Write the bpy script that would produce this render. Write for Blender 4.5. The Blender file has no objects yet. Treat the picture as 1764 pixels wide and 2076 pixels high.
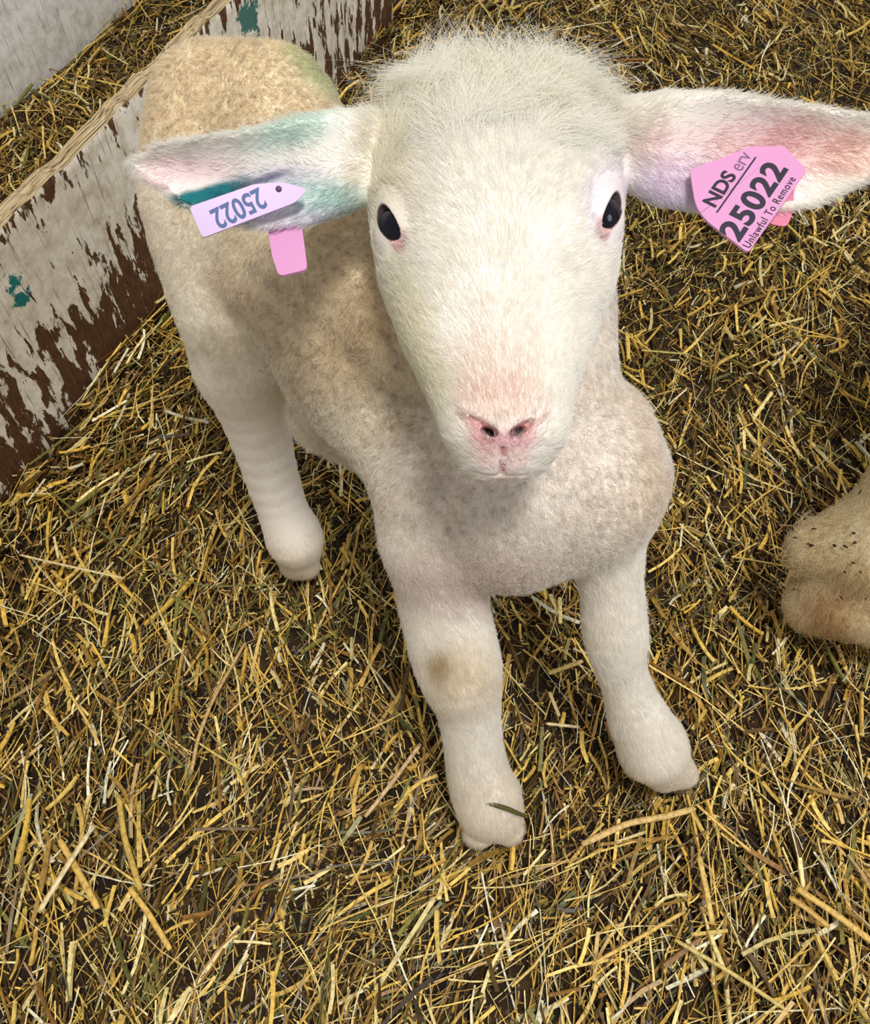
import bpy, bmesh, math, random
import numpy as np
import openvdb
from mathutils import Vector, Matrix
from mathutils.kdtree import KDTree

FUR = True
rng = np.random.default_rng(7)
random.seed(7)
COL = bpy.context.scene.collection

# ------------------------------------------------------------------ camera, light, exposure
CAM_H, FPX, CX, CY = 0.65, 1750.0, 882.0, 1038.0
TILT = math.radians(31.2)                       # from straight down
scene = bpy.context.scene
cam_d = bpy.data.cameras.new('camera'); cam = bpy.data.objects.new('camera', cam_d); COL.objects.link(cam)
cam.location = (0, 0, CAM_H); cam.rotation_euler = (TILT, 0, 0)
cam_d.sensor_fit = 'HORIZONTAL'; cam_d.sensor_width = 36.0; cam_d.lens = 36.0*FPX/1764.0
cam_d.clip_start = 0.01; cam_d.clip_end = 50
scene.camera = cam
vs = scene.view_settings
vs.view_transform = 'Standard'; vs.look = 'None'; vs.exposure = 0.0; vs.gamma = 1.0; vs.use_curve_mapping = False
scene.cycles.max_bounces = 10; scene.cycles.diffuse_bounces = 5; scene.cycles.transmission_bounces = 6

world = bpy.data.worlds.new('world'); scene.world = world; world.use_nodes = True
bg = world.node_tree.nodes['Background']; bg.inputs[0].default_value = (1.0, 0.97, 0.93, 1); bg.inputs[1].default_value = 0.42

def area(name, loc, target, size, power, col):
    l = bpy.data.lights.new(name, 'AREA'); l.shape = 'DISK'; l.size = size; l.energy = power; l.color = col
    o = bpy.data.objects.new(name, l); COL.objects.link(o); o.location = loc
    o.rotation_euler = (Vector(target)-Vector(loc)).to_track_quat('-Z', 'Y').to_euler()
    return o
area('ceiling_light', (0.25, -0.18, 2.25), (0, 0.3, 0.1), 0.42, 32.5, (1.0, 0.97, 0.92))
area('cool_side_light', (2.2, -0.4, 1.5), (0.1, 0.3, 0.3), 0.9, 15, (0.80, 0.86, 1.0))  # cool area light added from the right for the bluish cheek

F_ = np.array([0, math.sin(TILT), -math.cos(TILT)]); U_ = np.array([0, math.cos(TILT), math.sin(TILT)]); R_ = np.array([1.0, 0, 0])
C_ = np.array([0, 0, CAM_H])
def P(px, py, d):                                # a point of the place, from where it is seen and how far it stands
    return C_ + d*(F_ + (px-CX)/FPX*R_ + (CY-py)/FPX*U_)
def G(px, py, z=0.0):                            # the point of the ground (height z) seen at px, py
    v = F_ + (px-CX)/FPX*R_ + (CY-py)/FPX*U_
    return C_ + v*((z-CAM_H)/v[2])
def proj(V):
    q = V - C_; d = q@F_
    return CX + FPX*(q@R_)/d, CY - FPX*(q@U_)/d, d

# ------------------------------------------------------------------ helpers
def unit(v):
    v = np.asarray(v, float); return v/(np.linalg.norm(v, axis=-1, keepdims=True)+1e-12)
def lin(rgb):
    c = np.asarray(rgb, float)/255.0
    return np.where(c <= 0.04045, c/12.92, ((c+0.055)/1.055)**2.4)
def sstep(a, b, x):
    t = np.clip((x-a)/(b-a), 0, 1); return t*t*(3-2*t)
def nz(p, f, seed=0):                            # cheap smooth noise, -1..1
    r = np.random.default_rng(seed); out = 0; w = 0
    for i in range(7):
        k = unit(r.normal(size=3))*f*(0.7+0.25*i); a = 1/(1+0.3*i)
        out = out + a*np.sin(p@k + r.uniform(0, 6.28)+1.3*np.sin(p@(unit(r.normal(size=3))*f*0.8)+r.uniform(0, 6.28))); w += a*0.7
    return np.clip(out/w, -1.3, 1.3)
def tag(o, label=None, cat=None, group=None, kind=None):
    if label: o['label'] = label
    if cat: o['category'] = cat
    if group: o['group'] = group
    if kind: o['kind'] = kind
    return o
def mesh_obj(name, verts, faces, mat, parent=None, smooth=True):
    me = bpy.data.meshes.new(name)
    me.from_pydata([tuple(v) for v in verts], [], [tuple(f) for f in faces])
    if smooth: me.polygons.foreach_set('use_smooth', [True]*len(me.polygons))
    me.materials.append(mat); me.update()
    o = bpy.data.objects.new(name, me); COL.objects.link(o)
    if parent: o.parent = parent
    return o
def fast_mesh(name, V, Q, mat, col=None, smooth=False, parent=None):   # V (n,3), Q (m,4) quads
    me = bpy.data.meshes.new(name)
    me.vertices.add(len(V)); me.vertices.foreach_set('co', V.astype(np.float32).ravel())
    k = Q.shape[1]
    me.loops.add(Q.size); me.loops.foreach_set('vertex_index', Q.astype(np.int32).ravel())
    me.polygons.add(len(Q)); me.polygons.foreach_set('loop_start', (np.arange(len(Q))*k).astype(np.int32))
    me.polygons.foreach_set('loop_total', np.full(len(Q), k, np.int32))
    me.polygons.foreach_set('use_smooth', np.full(len(Q), smooth))
    if col is not None:
        a = me.attributes.new('coat', 'FLOAT_COLOR', 'POINT')
        a.data.foreach_set('color', np.c_[col, np.ones(len(col))].astype(np.float32).ravel())
    me.materials.append(mat); me.update(); me.validate()
    o = bpy.data.objects.new(name, me); COL.objects.link(o)
    if parent: o.parent = parent
    return o

def new_mat(name):
    m = bpy.data.materials.new(name); m.use_nodes = True
    nt = m.node_tree; return m, nt, nt.nodes['Principled BSDF']
def plain(name, rgb, rough=0.6, spec=0.3, **kw):
    m, nt, b = new_mat(name); b.inputs['Base Color'].default_value = (*lin(rgb), 1)
    b.inputs['Roughness'].default_value = rough; b.inputs['Specular IOR Level'].default_value = spec
    for k, v in kw.items(): b.inputs[k.replace('_', ' ')].default_value = v
    return m
def nd(nt, t, **kw):
    n = nt.nodes.new(t)
    for k, v in kw.items():
        if k.startswith('i_'):
            key = k[2:]; n.inputs[int(key) if key.isdigit() else key.replace('_', ' ')].default_value = v
        else: setattr(n, k, v)
    return n
def ramp(nt, stops, interp='LINEAR'):
    n = nt.nodes.new('ShaderNodeValToRGB'); cr = n.color_ramp; cr.interpolation = interp
    while len(cr.elements) < len(stops): cr.elements.new(0.5)
    for e, (p, c) in zip(cr.elements, stops):
        e.position = p; e.color = (*(c if not np.isscalar(c) else (c, c, c)), 1)
    return n

def coat_material(name, hair=False):
    m, nt, b = new_mat(name)
    at = nd(nt, 'ShaderNodeAttribute', attribute_name='coat')
    L = nt.links.new
    if hair:
        nt.nodes.remove(b)
        d = nd(nt, 'ShaderNodeBsdfDiffuse'); t = nd(nt, 'ShaderNodeBsdfTranslucent'); mx = nd(nt, 'ShaderNodeMixShader', i_0=0.45)
        L(at.outputs['Color'], d.inputs['Color']); L(at.outputs['Color'], t.inputs['Color'])
        L(d.outputs[0], mx.inputs[1]); L(t.outputs[0], mx.inputs[2])
        g = nd(nt, 'ShaderNodeBsdfAnisotropic', i_Roughness=0.45); g.inputs['Color'].default_value = (1, 1, 1, 1)
        m2 = nd(nt, 'ShaderNodeMixShader', i_0=0.04); L(mx.outputs[0], m2.inputs[1]); L(g.outputs[0], m2.inputs[2])
        L(m2.outputs[0], nt.nodes['Material Output'].inputs['Surface'])
    else:
        L(at.outputs['Color'], b.inputs['Base Color']); b.inputs['Roughness'].default_value = 0.8
        b.inputs['Specular IOR Level'].default_value = 0.2
        n = nd(nt, 'ShaderNodeTexNoise', i_Scale=900.0); bp = nd(nt, 'ShaderNodeBump', i_Strength=0.25, i_Distance=0.0006)
        L(n.outputs[0], bp.inputs['Height']); L(bp.outputs[0], b.inputs['Normal'])
    return m
M_SKIN = coat_material('skin'); M_FUR = coat_material('fur', True)

# ------------------------------------------------------------------ implicit bodies
def d_cone(p, A, ra, B, rb):
    ab = B-A; L2 = float(ab@ab)+1e-12
    h = np.clip(((p-A)@ab)/L2, 0, 1)
    return np.linalg.norm(p-A-h[..., None]*ab, axis=-1) - (ra+(rb-ra)*h)
def d_ell(p, c, axes, r):                        # axes rows, r three radii
    q = (p-c)@np.asarray(axes).T; r = np.asarray(r)
    k0 = np.linalg.norm(q/r, axis=-1); k1 = np.linalg.norm(q/(r*r), axis=-1)+1e-9
    return np.where(k0 < 1e-6, -min(r), k0*(k0-1)/k1)
def smin(a, b, k):
    h = np.clip(0.5+0.5*(b-a)/k, 0, 1); return b+(a-b)*h-k*h*(1-h)
def smax(a, b, k): return -smin(-a, -b, k)
def lse(ds, k):
    m = ds[0]
    for d in ds[1:]: m = np.minimum(m, d)
    s = sum(np.exp(-(d-m)/k) for d in ds); return m-k*np.log(s)

def iso_mesh(sdf, lo, hi, h):
    """quads of sdf=0 over the box, welded, plus a few projection steps"""
    lo = np.asarray(lo, float); hi = np.asarray(hi, float)
    n = np.ceil((hi-lo)/h).astype(int)+1
    xs = [lo[i]+h*np.arange(n[i]) for i in range(3)]
    A = np.empty(n, np.float32)
    step = max(1, int(400000/(n[1]*n[2])))
    for i in range(0, n[0], step):
        g = np.stack(np.meshgrid(xs[0][i:i+step], xs[1], xs[2], indexing='ij'), -1)
        A[i:i+step] = sdf(g.reshape(-1, 3)).reshape(g.shape[:3])
    g = openvdb.FloatGrid(background=float(3*h)); g.copyFromArray(np.clip(A, -3*h, 3*h).astype(np.float32), tolerance=0.0)
    V, Q = g.convertToQuads(0.0)
    V = V*h+lo
    return V, Q[:, ::-1]
def grad(sdf, V, e=4e-4):
    g = np.stack([sdf(V+e*np.eye(3)[i])-sdf(V-e*np.eye(3)[i]) for i in range(3)], -1)/(2*e)
    return g
def project(sdf, V, it=3):
    for _ in range(it):
        g = grad(sdf, V); d = sdf(V); V = V - (d/np.maximum((g*g).sum(-1), 0.15))[:, None]*g*0.9
    return V
def refine(V, Q, mask_fn):
    bm = bmesh.new(); vs_ = [bm.verts.new(v) for v in V]
    for q in Q: bm.faces.new([vs_[i] for i in q])
    bm.verts.ensure_lookup_table(); bm.edges.ensure_lookup_table()
    m = mask_fn(V)
    bm.verts.index_update()
    es = [e for e in bm.edges if m[e.verts[0].index] and m[e.verts[1].index]]
    bmesh.ops.subdivide_edges(bm, edges=es, cuts=1, use_grid_fill=True)
    bmesh.ops.triangulate(bm, faces=[f for f in bm.faces if len(f.verts) != 3])
    bm.verts.index_update()
    V = np.array([v.co[:] for v in bm.verts]); T = np.array([[v.index for v in f.verts] for f in bm.faces])
    bm.free(); return V, T
def refine_tri(V, T, mask_fn):
    bm = bmesh.new(); vs_ = [bm.verts.new(v) for v in V]
    for q in T: bm.faces.new([vs_[i] for i in q])
    m = mask_fn(V); bm.verts.index_update()
    es = [e for e in bm.edges if m[e.verts[0].index] and m[e.verts[1].index]]
    bmesh.ops.subdivide_edges(bm, edges=es, cuts=1, use_grid_fill=False)
    bmesh.ops.triangulate(bm, faces=[f for f in bm.faces if len(f.verts) != 3])
    bm.verts.index_update()
    V = np.array([v.co[:] for v in bm.verts]); T = np.array([[v.index for v in f.verts] for f in bm.faces])
    bm.free(); return V, T

# ------------------------------------------------------------------ the lamb: shape
# head frame: X across, D towards the nose, N out of the face
E0 = P(1021, 445, 0.345); T0 = P(1031, 890, 0.336)
D_ = unit(T0-E0); X_ = unit(P(1233, 432, .36)-P(793, 456, .36)); X_ = unit(X_-(X_@D_)*D_); N_ = np.cross(X_, -D_); N_ = unit(N_)
if N_@(C_-E0) < 0: N_ = -N_
KP = 0.345/FPX
hy = np.array([70, 88, 120, 180, 250, 320, 400, 450, 500, 560, 640, 700, 760, 820, 855, 890, 922, 945, 960.])
hw = np.array([60, 130, 182, 228, 248, 256, 248, 243, 235, 218, 191, 168, 147, 130, 120, 107, 86, 60, 14.])
hf = np.array([-34, -20, -11, -4, 2, 4, 1.5, 0, -1, -2, -2, -1.5, -.5, .5, 0, -4, -12, -19, -27.])*1e-3
hb = np.array([-44, -58, -72, -84, -90, -92, -90, -88, -86, -82, -76, -70, -62, -54, -49, -45, -40, -36, -31.])*1e-3
hs = (hy-445)*KP
def head_loft(p):
    q = p-E0; s = q@D_; u = q@X_; n = q@N_
    w = np.interp(s, hs, hw); f = np.interp(s, hs, hf); b = np.interp(s, hs, hb)
    mid = (f+b)/2; H = (f-b)/2+1e-4
    w = w*(0.345-mid*0.93)/FPX
    e = 2.35
    r = ((np.abs(u)/w)**e + (np.abs(n-mid)/H)**e)**(1/e)
    d = (r-1)*np.minimum(w, H)
    over = np.maximum(np.maximum(hs[0]-s, s-hs[-1]), 0)
    return np.where(over > 0, np.sqrt(np.maximum(d, 0)**2+over**2)+0*d, d)
HPT = lambda u, s, n: E0+u*X_+s*D_+n*N_
# eyes
EYES = []
for sgn, (px, py, dd) in ((-1, (822, 472, .3715)), (1, (1202, 448, .3705))):
    c = P(px, py, dd)
    out = unit(sgn*0.60*X_+0.80*N_-0.02*D_)
    la = unit(0.80*D_-sgn*0.62*X_); la = unit(la-(la@out)*out); mi = np.cross(out, la)
    ts = np.arange(-.02, .03, .0002); ds = head_loft(c+ts[:, None]*out)
    c = c+out*ts[np.argmax(ds > 0)]               # where the side of the skull is
    EYES.append((c - out*0.0108, out, la, mi, sgn))
# ears: centre line (pixel, depth), half width px, thickness
EARS = {
 'l': dict(pts=[(880, 300, .400), (700, 328, .376), (600, 352, .366), (500, 366, .362), (400, 360, .360), (320, 343, .360), (268, 334, .362)],
           hw=[55, 96, 100, 92, 72, 42, 6], th=[14, 8, 4.0, 2.6, 2.2, 1.9, 1.7], up=(0.18, 1.0)),
 'r': dict(pts=[(1160, 280, .400), (1340, 303, .376), (1450, 312, .368), (1550, 322, .366), (1660, 322, .366), (1760, 305, .366), (1850, 285, .368)],
           hw=[60, 105, 112, 104, 90, 60, 6], th=[14, 8, 4.2, 2.8, 2.3, 2.0, 1.7], up=(-0.12, 1.0)),
}
for k, e in EARS.items():
    pts = np.array([P(*t) for t in e['pts']]); dep = np.array([t[2] for t in e['pts']])
    seg = np.r_[0, np.cumsum(np.linalg.norm(np.diff(pts, axis=0), axis=1))]
    a = unit(pts[-1]-pts[0]); up = R_*e['up'][0]+U_*e['up'][1]
    w = unit(up-(up@a)*a); n = np.cross(a, w); n = n if n@(-F_) > 0 else -n
    # tip the bowl of the ear slightly down and forward
    n = unit(n-0.30*w); w = unit(w-(w@n)*n)
    e.update(a=a, w=w, n=n, o=pts[0], t=(pts-pts[0])@a, cw=(pts-pts[0])@w, cn=(pts-pts[0])@n, hwm=np.array(e['hw'])*dep/FPX, thm=np.array(e['th'])*1e-3)
def d_ear(p, e):
    q = p-e['o']; t = q@e['a']; w = q@e['w']; n = q@e['n']
    tt = e['t']; W = np.interp(t, tt, e['hwm']); th = np.interp(t, tt, e['thm'])
    w = w-np.interp(t, tt, e['cw']); n = n-np.interp(t, tt, e['cn'])
    x = np.clip(w/W, -1.4, 1.4)
    cup = np.interp(t, tt, [0, .002, .009, .012, .011, .006, 0])
    n = n-cup*(x*x-0.35)
    rr = np.minimum(th, W)
    d = np.sqrt(np.maximum(np.abs(n)-th+rr, 0)**2+np.maximum(np.abs(w)-W+rr, 0)**2)-rr
    over = np.maximum(np.maximum(-t, t-tt[-1]), 0)
    return np.where(over > 0, np.maximum(d, 0)+over, d)

# (kind, (px,py,depth,rpx), (px,py,depth,rpx), region)
BODY = [
 ('rump',  (428, 212, .505, 142), (545, 235, .500, 158)),
 ('rump',  (395, 300, .500, 120), (470, 420, .515, 140)),
 ('rump',  (560, 280, .50, 150), (650, 480, .49, 185)),
 ('trunk', (560, 480, .52, 185), (760, 700, .50, 205)),
 ('trunk', (660, 480, .475, 165), (850, 640, .45, 175)),
 ('trunk', (700, 740, .52, 150), (880, 900, .50, 175)),
 ('chest', (920, 980, .485, 178), (1010, 1010, .475, 172)),
 ('chest', (1010, 1000, .47, 150), (1190, 980, .465, 165)),
 ('chest', (1215, 880, .47, 130), (1240, 960, .475, 132)),
 ('chest', (900, 1080, .49, 128), (1010, 1075, .485, 125)),
 ('chest', (1060, 1090, .485, 120), (1190, 1040, .48, 120)),
 ('neck',  (1040, 960, .45, 150), (1030, 640, .435, 185)),
 ('neck',  (1120, 860, .455, 150), (1095, 620, .44, 170)),
 ('neck',  (1030, 700, .45, 170), (1010, 350, .43, 150)),
 # belly
 ('belly', (665, 840, .55, 92), (750, 905, .555, 70)),
]
SHR = {'rump': .0075, 'trunk': .008, 'chest': .0065, 'neck': .006, 'belly': .005, 'thigh': .0055, 'leg': .0035, 'hleg': .0030, 'foot': .0035}
CONES = [(k, P(*a[:3]), a[3]*a[2]/FPX-SHR[k], P(*b[:3]), b[3]*b[2]/FPX-SHR[k]) for k, a, b in BODY]
def cone(k, a, ra, b, rb): CONES.append((k, np.array(a, float), ra, np.array(b, float), rb))
LEGS = [
 # fore leg on the left of the picture, then its two toes
 ('leg',  [(885, 1110, .490, 108), (900, 1230, .512, 100), (928, 1345, .532, 98), (948, 1425, .553, 76), (958, 1500, .573, 68), (970, 1570, .590, 72), (990, 1635, .600, 70)]),
 ('foot', [(990, 1632, .600, 62), (968, 1688, .604, 40)]), ('foot', [(996, 1632, .600, 62), (1034, 1684, .604, 37)]),
 # fore leg on the right
 ('leg',  [(1222, 1070, .49, 92), (1238, 1180, .508, 76), (1248, 1285, .530, 74), (1264, 1370, .553, 60), (1292, 1450, .578, 68), (1322, 1515, .598, 74)]),
 ('foot', [(1322, 1515, .598, 68), (1338, 1572, .622, 40)]), ('foot', [(1325, 1518, .600, 66), (1390, 1570, .622, 36)]),
 # right hind leg (left in the picture)
 ('thigh', [(415, 420, .52, 145), (455, 610, .545, 122), (488, 740, .58, 98)]), ('thigh', [(520, 640, .545, 105), (545, 720, .56, 66)]),
 ('hleg', [(488, 740, .58, 96), (527, 880, .63, 72), (565, 1010, .672, 60), (598, 1095, .694, 58)]),
 ('foot', [(598, 1095, .694, 54), (592, 1148, .716, 33)]), ('foot', [(600, 1095, .694, 54), (626, 1150, .716, 31)]),
]
for k_, pl_ in LEGS:
    q_ = np.array(pl_, float)
    if len(q_) > 2:                               # round the polyline (centripetal-free Catmull-Rom)
        e_ = np.vstack([2*q_[0]-q_[1], q_, 2*q_[-1]-q_[-2]]); o_ = []
        for i in range(1, len(e_)-2):
            for t in (0, .25, .5, .75):
                p0, p1, p2, p3 = e_[i-1:i+3]
                o_.append(.5*(2*p1+(p2-p0)*t+(2*p0-5*p1+4*p2-p3)*t*t+(3*p1-p0-3*p2+p3)*t**3))
        q_ = np.array(o_+[q_[-1]])
    for a_, b_ in zip(q_[:-1], q_[1:]):
        CONES.append((k_, P(*a_[:3]), a_[3]*a_[2]/FPX-SHR[k_], P(*b_[:3]), b_[3]*b_[2]/FPX-SHR[k_]))
# far hind leg, out of the camera's sight, and the tail
hipx = P(620, 420, .52)
cone('thigh', hipx+np.array([.05, .02, -.03]), .045, (0.015, .43, .19), .036)
cone('hleg', (0.015, .43, .19), .034, (0.02, .455, .125), .021)
cone('hleg', (0.02, .455, .125), .021, (0.025, .40, .045), .018)
cone('foot', (0.025, .40, .045), .018, (0.028, .375, .02), .019)
tl = P(500, 150, .53)
cone('rump', tl+np.array([0, .01, -.05]), .02, tl+np.array([.01, .05, -.08]), .014)
cone('rump', tl+np.array([.01, .05, -.08]), .014, tl+np.array([.015, .055, -.15]), .010)

# cones that follow on from one another (a leg) make one chain, so that its joints do not swell
CHAIN = []; _c = 0
CTX = {}
for i, (k, A, ra, B, rb) in enumerate(CONES):
    if i == 0 or np.linalg.norm(CONES[i-1][3]-A) > .016 or k in ('rump', 'trunk', 'chest', 'neck', 'belly'): _c += 1
    CHAIN.append(_c)
def d_body(p):
    ch = {}
    for i, (k, A, ra, B, rb) in enumerate(CONES):
        d = d_cone(p, A, ra, B, rb); key = CHAIN[i]
        ch[key] = smin(ch[key], d, .002) if key in ch else d
    return lse(list(ch.values()), 0.0065)+0.001
NOST = [(HPT(-.0072, (879-445)*KP, -.0005), -1), (HPT(.0038, (879-445)*KP, -.0005), 1)]
def d_head(p):
    d = head_loft(p)
    # brow and cheek bones, lips
    for c, out, la, mi, sgn in EYES:
        d = smin(d, np.linalg.norm(p-c, axis=-1)-0.0120, 0.006)
    d = smin(d, d_cone(p, HPT(-.010, (862-445)*KP, -.0125), .0105, HPT(.010, (862-445)*KP, -.0125), .0105), .010)
    d = smin(d, d_cone(p, HPT(0, (640-445)*KP, -.018), .017, HPT(0, (840-445)*KP, -.0135), .0135), .008)
    d = smin(d, d_cone(p, HPT(-.005, (908-445)*KP, -.021), .0105, HPT(.005, (908-445)*KP, -.021), .0105), .008)
    return d
def d_detail(p, d):
    for c, out, la, mi, sgn in EYES:
        d = smax(d, -d_ell(p, c+out*0.0125, (la, mi, out), (.0112, .0044, .0052)), .0008)
    for c, sgn in NOST:
        ax = unit(X_*1.0-sgn*0.42*D_); ax2 = unit(np.cross(N_, ax))
        d = smax(d, -d_ell(p, c, (ax, ax2, N_), (.0036, .0019, .0055)), .0012)
        # wing crease running up and out from the nostril
        a = HPT(-.0017+sgn*.0078, (872-445)*KP, .0005); b = HPT(-.0017+sgn*.0150, (840-445)*KP, -.003)
        d = smax(d, -(d_cone(p, a, .0013, b, .0008)), .0022)
    d = smax(d, -d_cone(p, HPT(-.0018, (912-445)*KP, -.005), .0010, HPT(-.0018, (955-445)*KP, -.0165), .0012), .0022)   # philtrum
    for sg in (-1, 1):                                                          # mouth
        d = smax(d, -d_cone(p, HPT(-.0018, (961-445)*KP, -.0165), .0007, HPT(sg*.012, (950-445)*KP, -.018), .0005), .0016)
    return d
def lamb_sdf(p, ears=True):
    db = d_body(p)
    dh = np.full(len(p), 1.0); near = np.linalg.norm(p-HPT(0, .01, -.04), axis=1) < .17
    out = db
    if near.any():
        q = p[near]; h = d_head(q)
        x = smin(db[near], h, 0.010)
        out = out.copy(); out[near] = x
    for e in EARS.values():
        m = np.linalg.norm(p-(e['o']+e['a']*.055), axis=1) < .10
        if m.any():
            out = out if out is not db else out.copy()
            out[m] = smin(out[m], d_ear(p[m], e), 0.005)
    nf = np.linalg.norm(p-HPT(0, .04, -.01), axis=1) < .10
    if nf.any(): out[nf] = d_detail(p[nf], out[nf])
    out = smax(out, 0.004-p[:, 2], 0.003)      # soles stand on the ground
    return out
V, Q = iso_mesh(lamb_sdf, (-.25, .05, -.01), (.30, .66, .50), .0028)
print('lamb quads', len(Q))
facem = lambda V: np.linalg.norm(V-HPT(0, .03, -.01), axis=1) < .085
V, T = refine(V, Q, lambda V: facem(V) | np.logical_or.reduce([np.linalg.norm(V-(e['o']+e['a']*.055), axis=1) < .09 for e in EARS.values()]))
fine = lambda V: np.logical_or.reduce([np.linalg.norm(V-c-o*.01, axis=1) < .018 for c, o, *_ in EYES]+[np.linalg.norm(V-HPT(0, (890-445)*KP, -.005), axis=1) < .026])
V = project(lamb_sdf, V, 2)
V, T = refine_tri(V, T, fine)
V, T = refine_tri(V, T, fine)
V = project(lamb_sdf, V, 2)
NRM = unit(grad(lamb_sdf, V))
# orientation check
fn = np.cross(V[T[:, 1]]-V[T[:, 0]], V[T[:, 2]]-V[T[:, 0]])
if (fn*NRM[T[:, 0]]).sum() < 0: T = T[:, ::-1]
print('lamb verts', len(V))

# ------------------------------------------------------------------ the lamb: coat colour and fur fields
px, py, dep = proj(V)
q = V-E0; hS, hU, hN = q@D_, q@X_, q@N_
WHITE = lin((248, 246, 240)); CREAM = lin((246, 241, 228)); TAN = lin((246, 234, 208)); BEIGE = lin((246, 241, 234))
LEGC = lin((250, 247, 240)); PINK = lin((240, 190, 190)); PINK2 = lin((226, 150, 168))
def field(V):
    ds = [d_cone(V, A, ra, B, rb) for _, A, ra, B, rb in CONES]
    kinds = [c[0] for c in CONES]
    dh = head_loft(V); de = {k: d_ear(V, e) for k, e in EARS.items()}
    W = {}
    for d, (k, A, ra, B, rb) in zip(ds, CONES):
        W.setdefault(k, []).append((np.exp(-np.clip(d, -.02, .08)/.006), unit(B-A)))
    return W, np.exp(-np.clip(dh, -.01, .08)/.004), {k: np.exp(-np.clip(d, -.01, .08)/.0025)*1.2 for k, d in de.items()}
Wc, Wh, We = field(V)
#            colour, length, lift, woolly, clump
REG = {'rump': (TAN, .0060, .75, 1.0), 'trunk': (CREAM, .0062, .72, 1.0), 'belly': (CREAM, .009, .6, .8), 'chest': (BEIGE, .0062, .65, .9),
       'neck': (BEIGE, .0060, .55, .8), 'leg': (LEGC, .0090, .30, .15), 'thigh': (CREAM, .0055, .40, .6), 'hleg': (LEGC, .0050, .25, .15), 'foot': (LEGC, .0050, .30, .1)}
tot = np.zeros(len(V)); colr = np.zeros((len(V), 3)); leng = np.zeros(len(V)); lift = np.zeros(len(V)); wool = np.zeros(len(V)); comb = np.zeros((len(V), 3))
for k, lst in Wc.items():
    c, L, lf, wo = REG[k]
    for w, ax in lst:
        tot += w; colr += w[:, None]*c; leng += w*L; lift += w*lf; wool += w*wo
        dirn = ax if k in ('leg', 'hleg', 'foot', 'thigh', 'belly') else np.array([.35, -.25, -.9])
        comb += w[:, None]*dirn
# head: short on the face, long on the crown
up = sstep(-.004, -.050, hS)
crown = sstep(-.022, -.060, hS)
hl = .0068+.030*crown+.0015*up
c0 = HPT(.002, (270-445)*KP, 0.0)
rad = unit(V-c0)
face_c = unit(-D_[None, :]*0.9+np.sign(hU)[:, None]*X_*sstep(0, .03, np.abs(hU))[:, None]*0.9)
hcomb = face_c*(1-crown)[:, None]+crown[:, None]*unit(rad*.6+U_*.7+hU[:, None]*X_*9)
tot += Wh; colr += Wh[:, None]*WHITE; leng += Wh*hl; lift += Wh*(.30+.10*crown); wool += Wh*(.05+.25*crown); comb += Wh[:, None]*hcomb
for k, w in We.items():
    e = EARS[k]
    inner = ((V-e['o'])@e['n'])-np.interp((V-e['o'])@e['a'], e['t'], e['cn']) > -.001
    tot += w; colr += w[:, None]*WHITE; leng += w*.0062; lift += w*.22; wool += w*.1
    t_ = (V-e['o'])@e['a']/e['t'][-1]
    comb += w[:, None]*unit(e['a']*1.0+e['w']*0.45*np.sign((V-e['o'])@e['w']-np.interp((V-e['o'])@e['a'], e['t'], e['cw']))[:, None]+0*t_[:, None])
colr /= tot[:, None]; leng /= tot; lift /= tot; wool /= tot
def paint(mask, rgb, amt=1.0):
    global colr
    m = np.clip(mask*amt, 0, 1)[:, None]; colr = colr*(1-m)+lin(rgb)*m
def blob(cx, cy, rx, ry, ang=0, soft=.5, facing=True):
    a = math.radians(ang); dx, dy = px-cx, py-cy
    x = (dx*math.cos(a)+dy*math.sin(a))/rx; y = (-dx*math.sin(a)+dy*math.cos(a))/ry
    r = np.sqrt(x*x+y*y); m = 1-sstep(1-soft, 1+soft, r)
    if facing: m = m*((NRM*(C_-V)).sum(1) > 0)
    return m
onhead = (dep < .42)
bare = np.zeros(len(V))
headw = np.exp(-np.clip(head_loft(V), 0, .05)/.004)
earw = {k: np.clip(np.exp(-np.clip(d_ear(V, e), 0, .05)/.0025), 0, 1) for k, e in EARS.items()}
# warm tint on the near cheek, cooler tint by the other
paint(blob(770, 330, 70, 170, 0, .6)*headw, (244, 236, 208), .4)
paint(blob(850, 720, 45, 170, -14, .7)*headw, (240, 236, 204), .5)
paint(blob(1010, 760, 70, 130, 0, .8)*headw, (246, 226, 214), .55)
paint(blob(1240, 420, 55, 75, 0, .6)*headw, (232, 222, 238), .6)
# fleece mottling
mott = nz(V, 700, 3)*.4+nz(V, 1500, 4)*.5
paint(np.clip(mott-.15, 0, 1)*wool*(1-headw), (205, 176, 138), .4)
paint(sstep(.1, .9, nz(V, 60, 5))*wool*(1-headw), (222, 200, 160), .35)
paint(blob(720, 600, 130, 220, -20, .6)*(dep > .40), (232, 214, 172), .4)
paint(blob(650, 150, 90, 30, 42, .7)*(dep > .40), (205, 222, 180), .6)
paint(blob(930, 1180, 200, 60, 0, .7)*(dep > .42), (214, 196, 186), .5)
# legs: grubby knee, dirty lower legs
paint(blob(893, 1345, 22, 26, 0, .8), (170, 140, 80), .8)
paint(blob(930, 1370, 70, 60, 0, .9), (226, 208, 170), .5)
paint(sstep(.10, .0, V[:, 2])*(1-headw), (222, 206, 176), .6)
paint(sstep(.022, .004, V[:, 2]), (150, 122, 80), .7)
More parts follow.
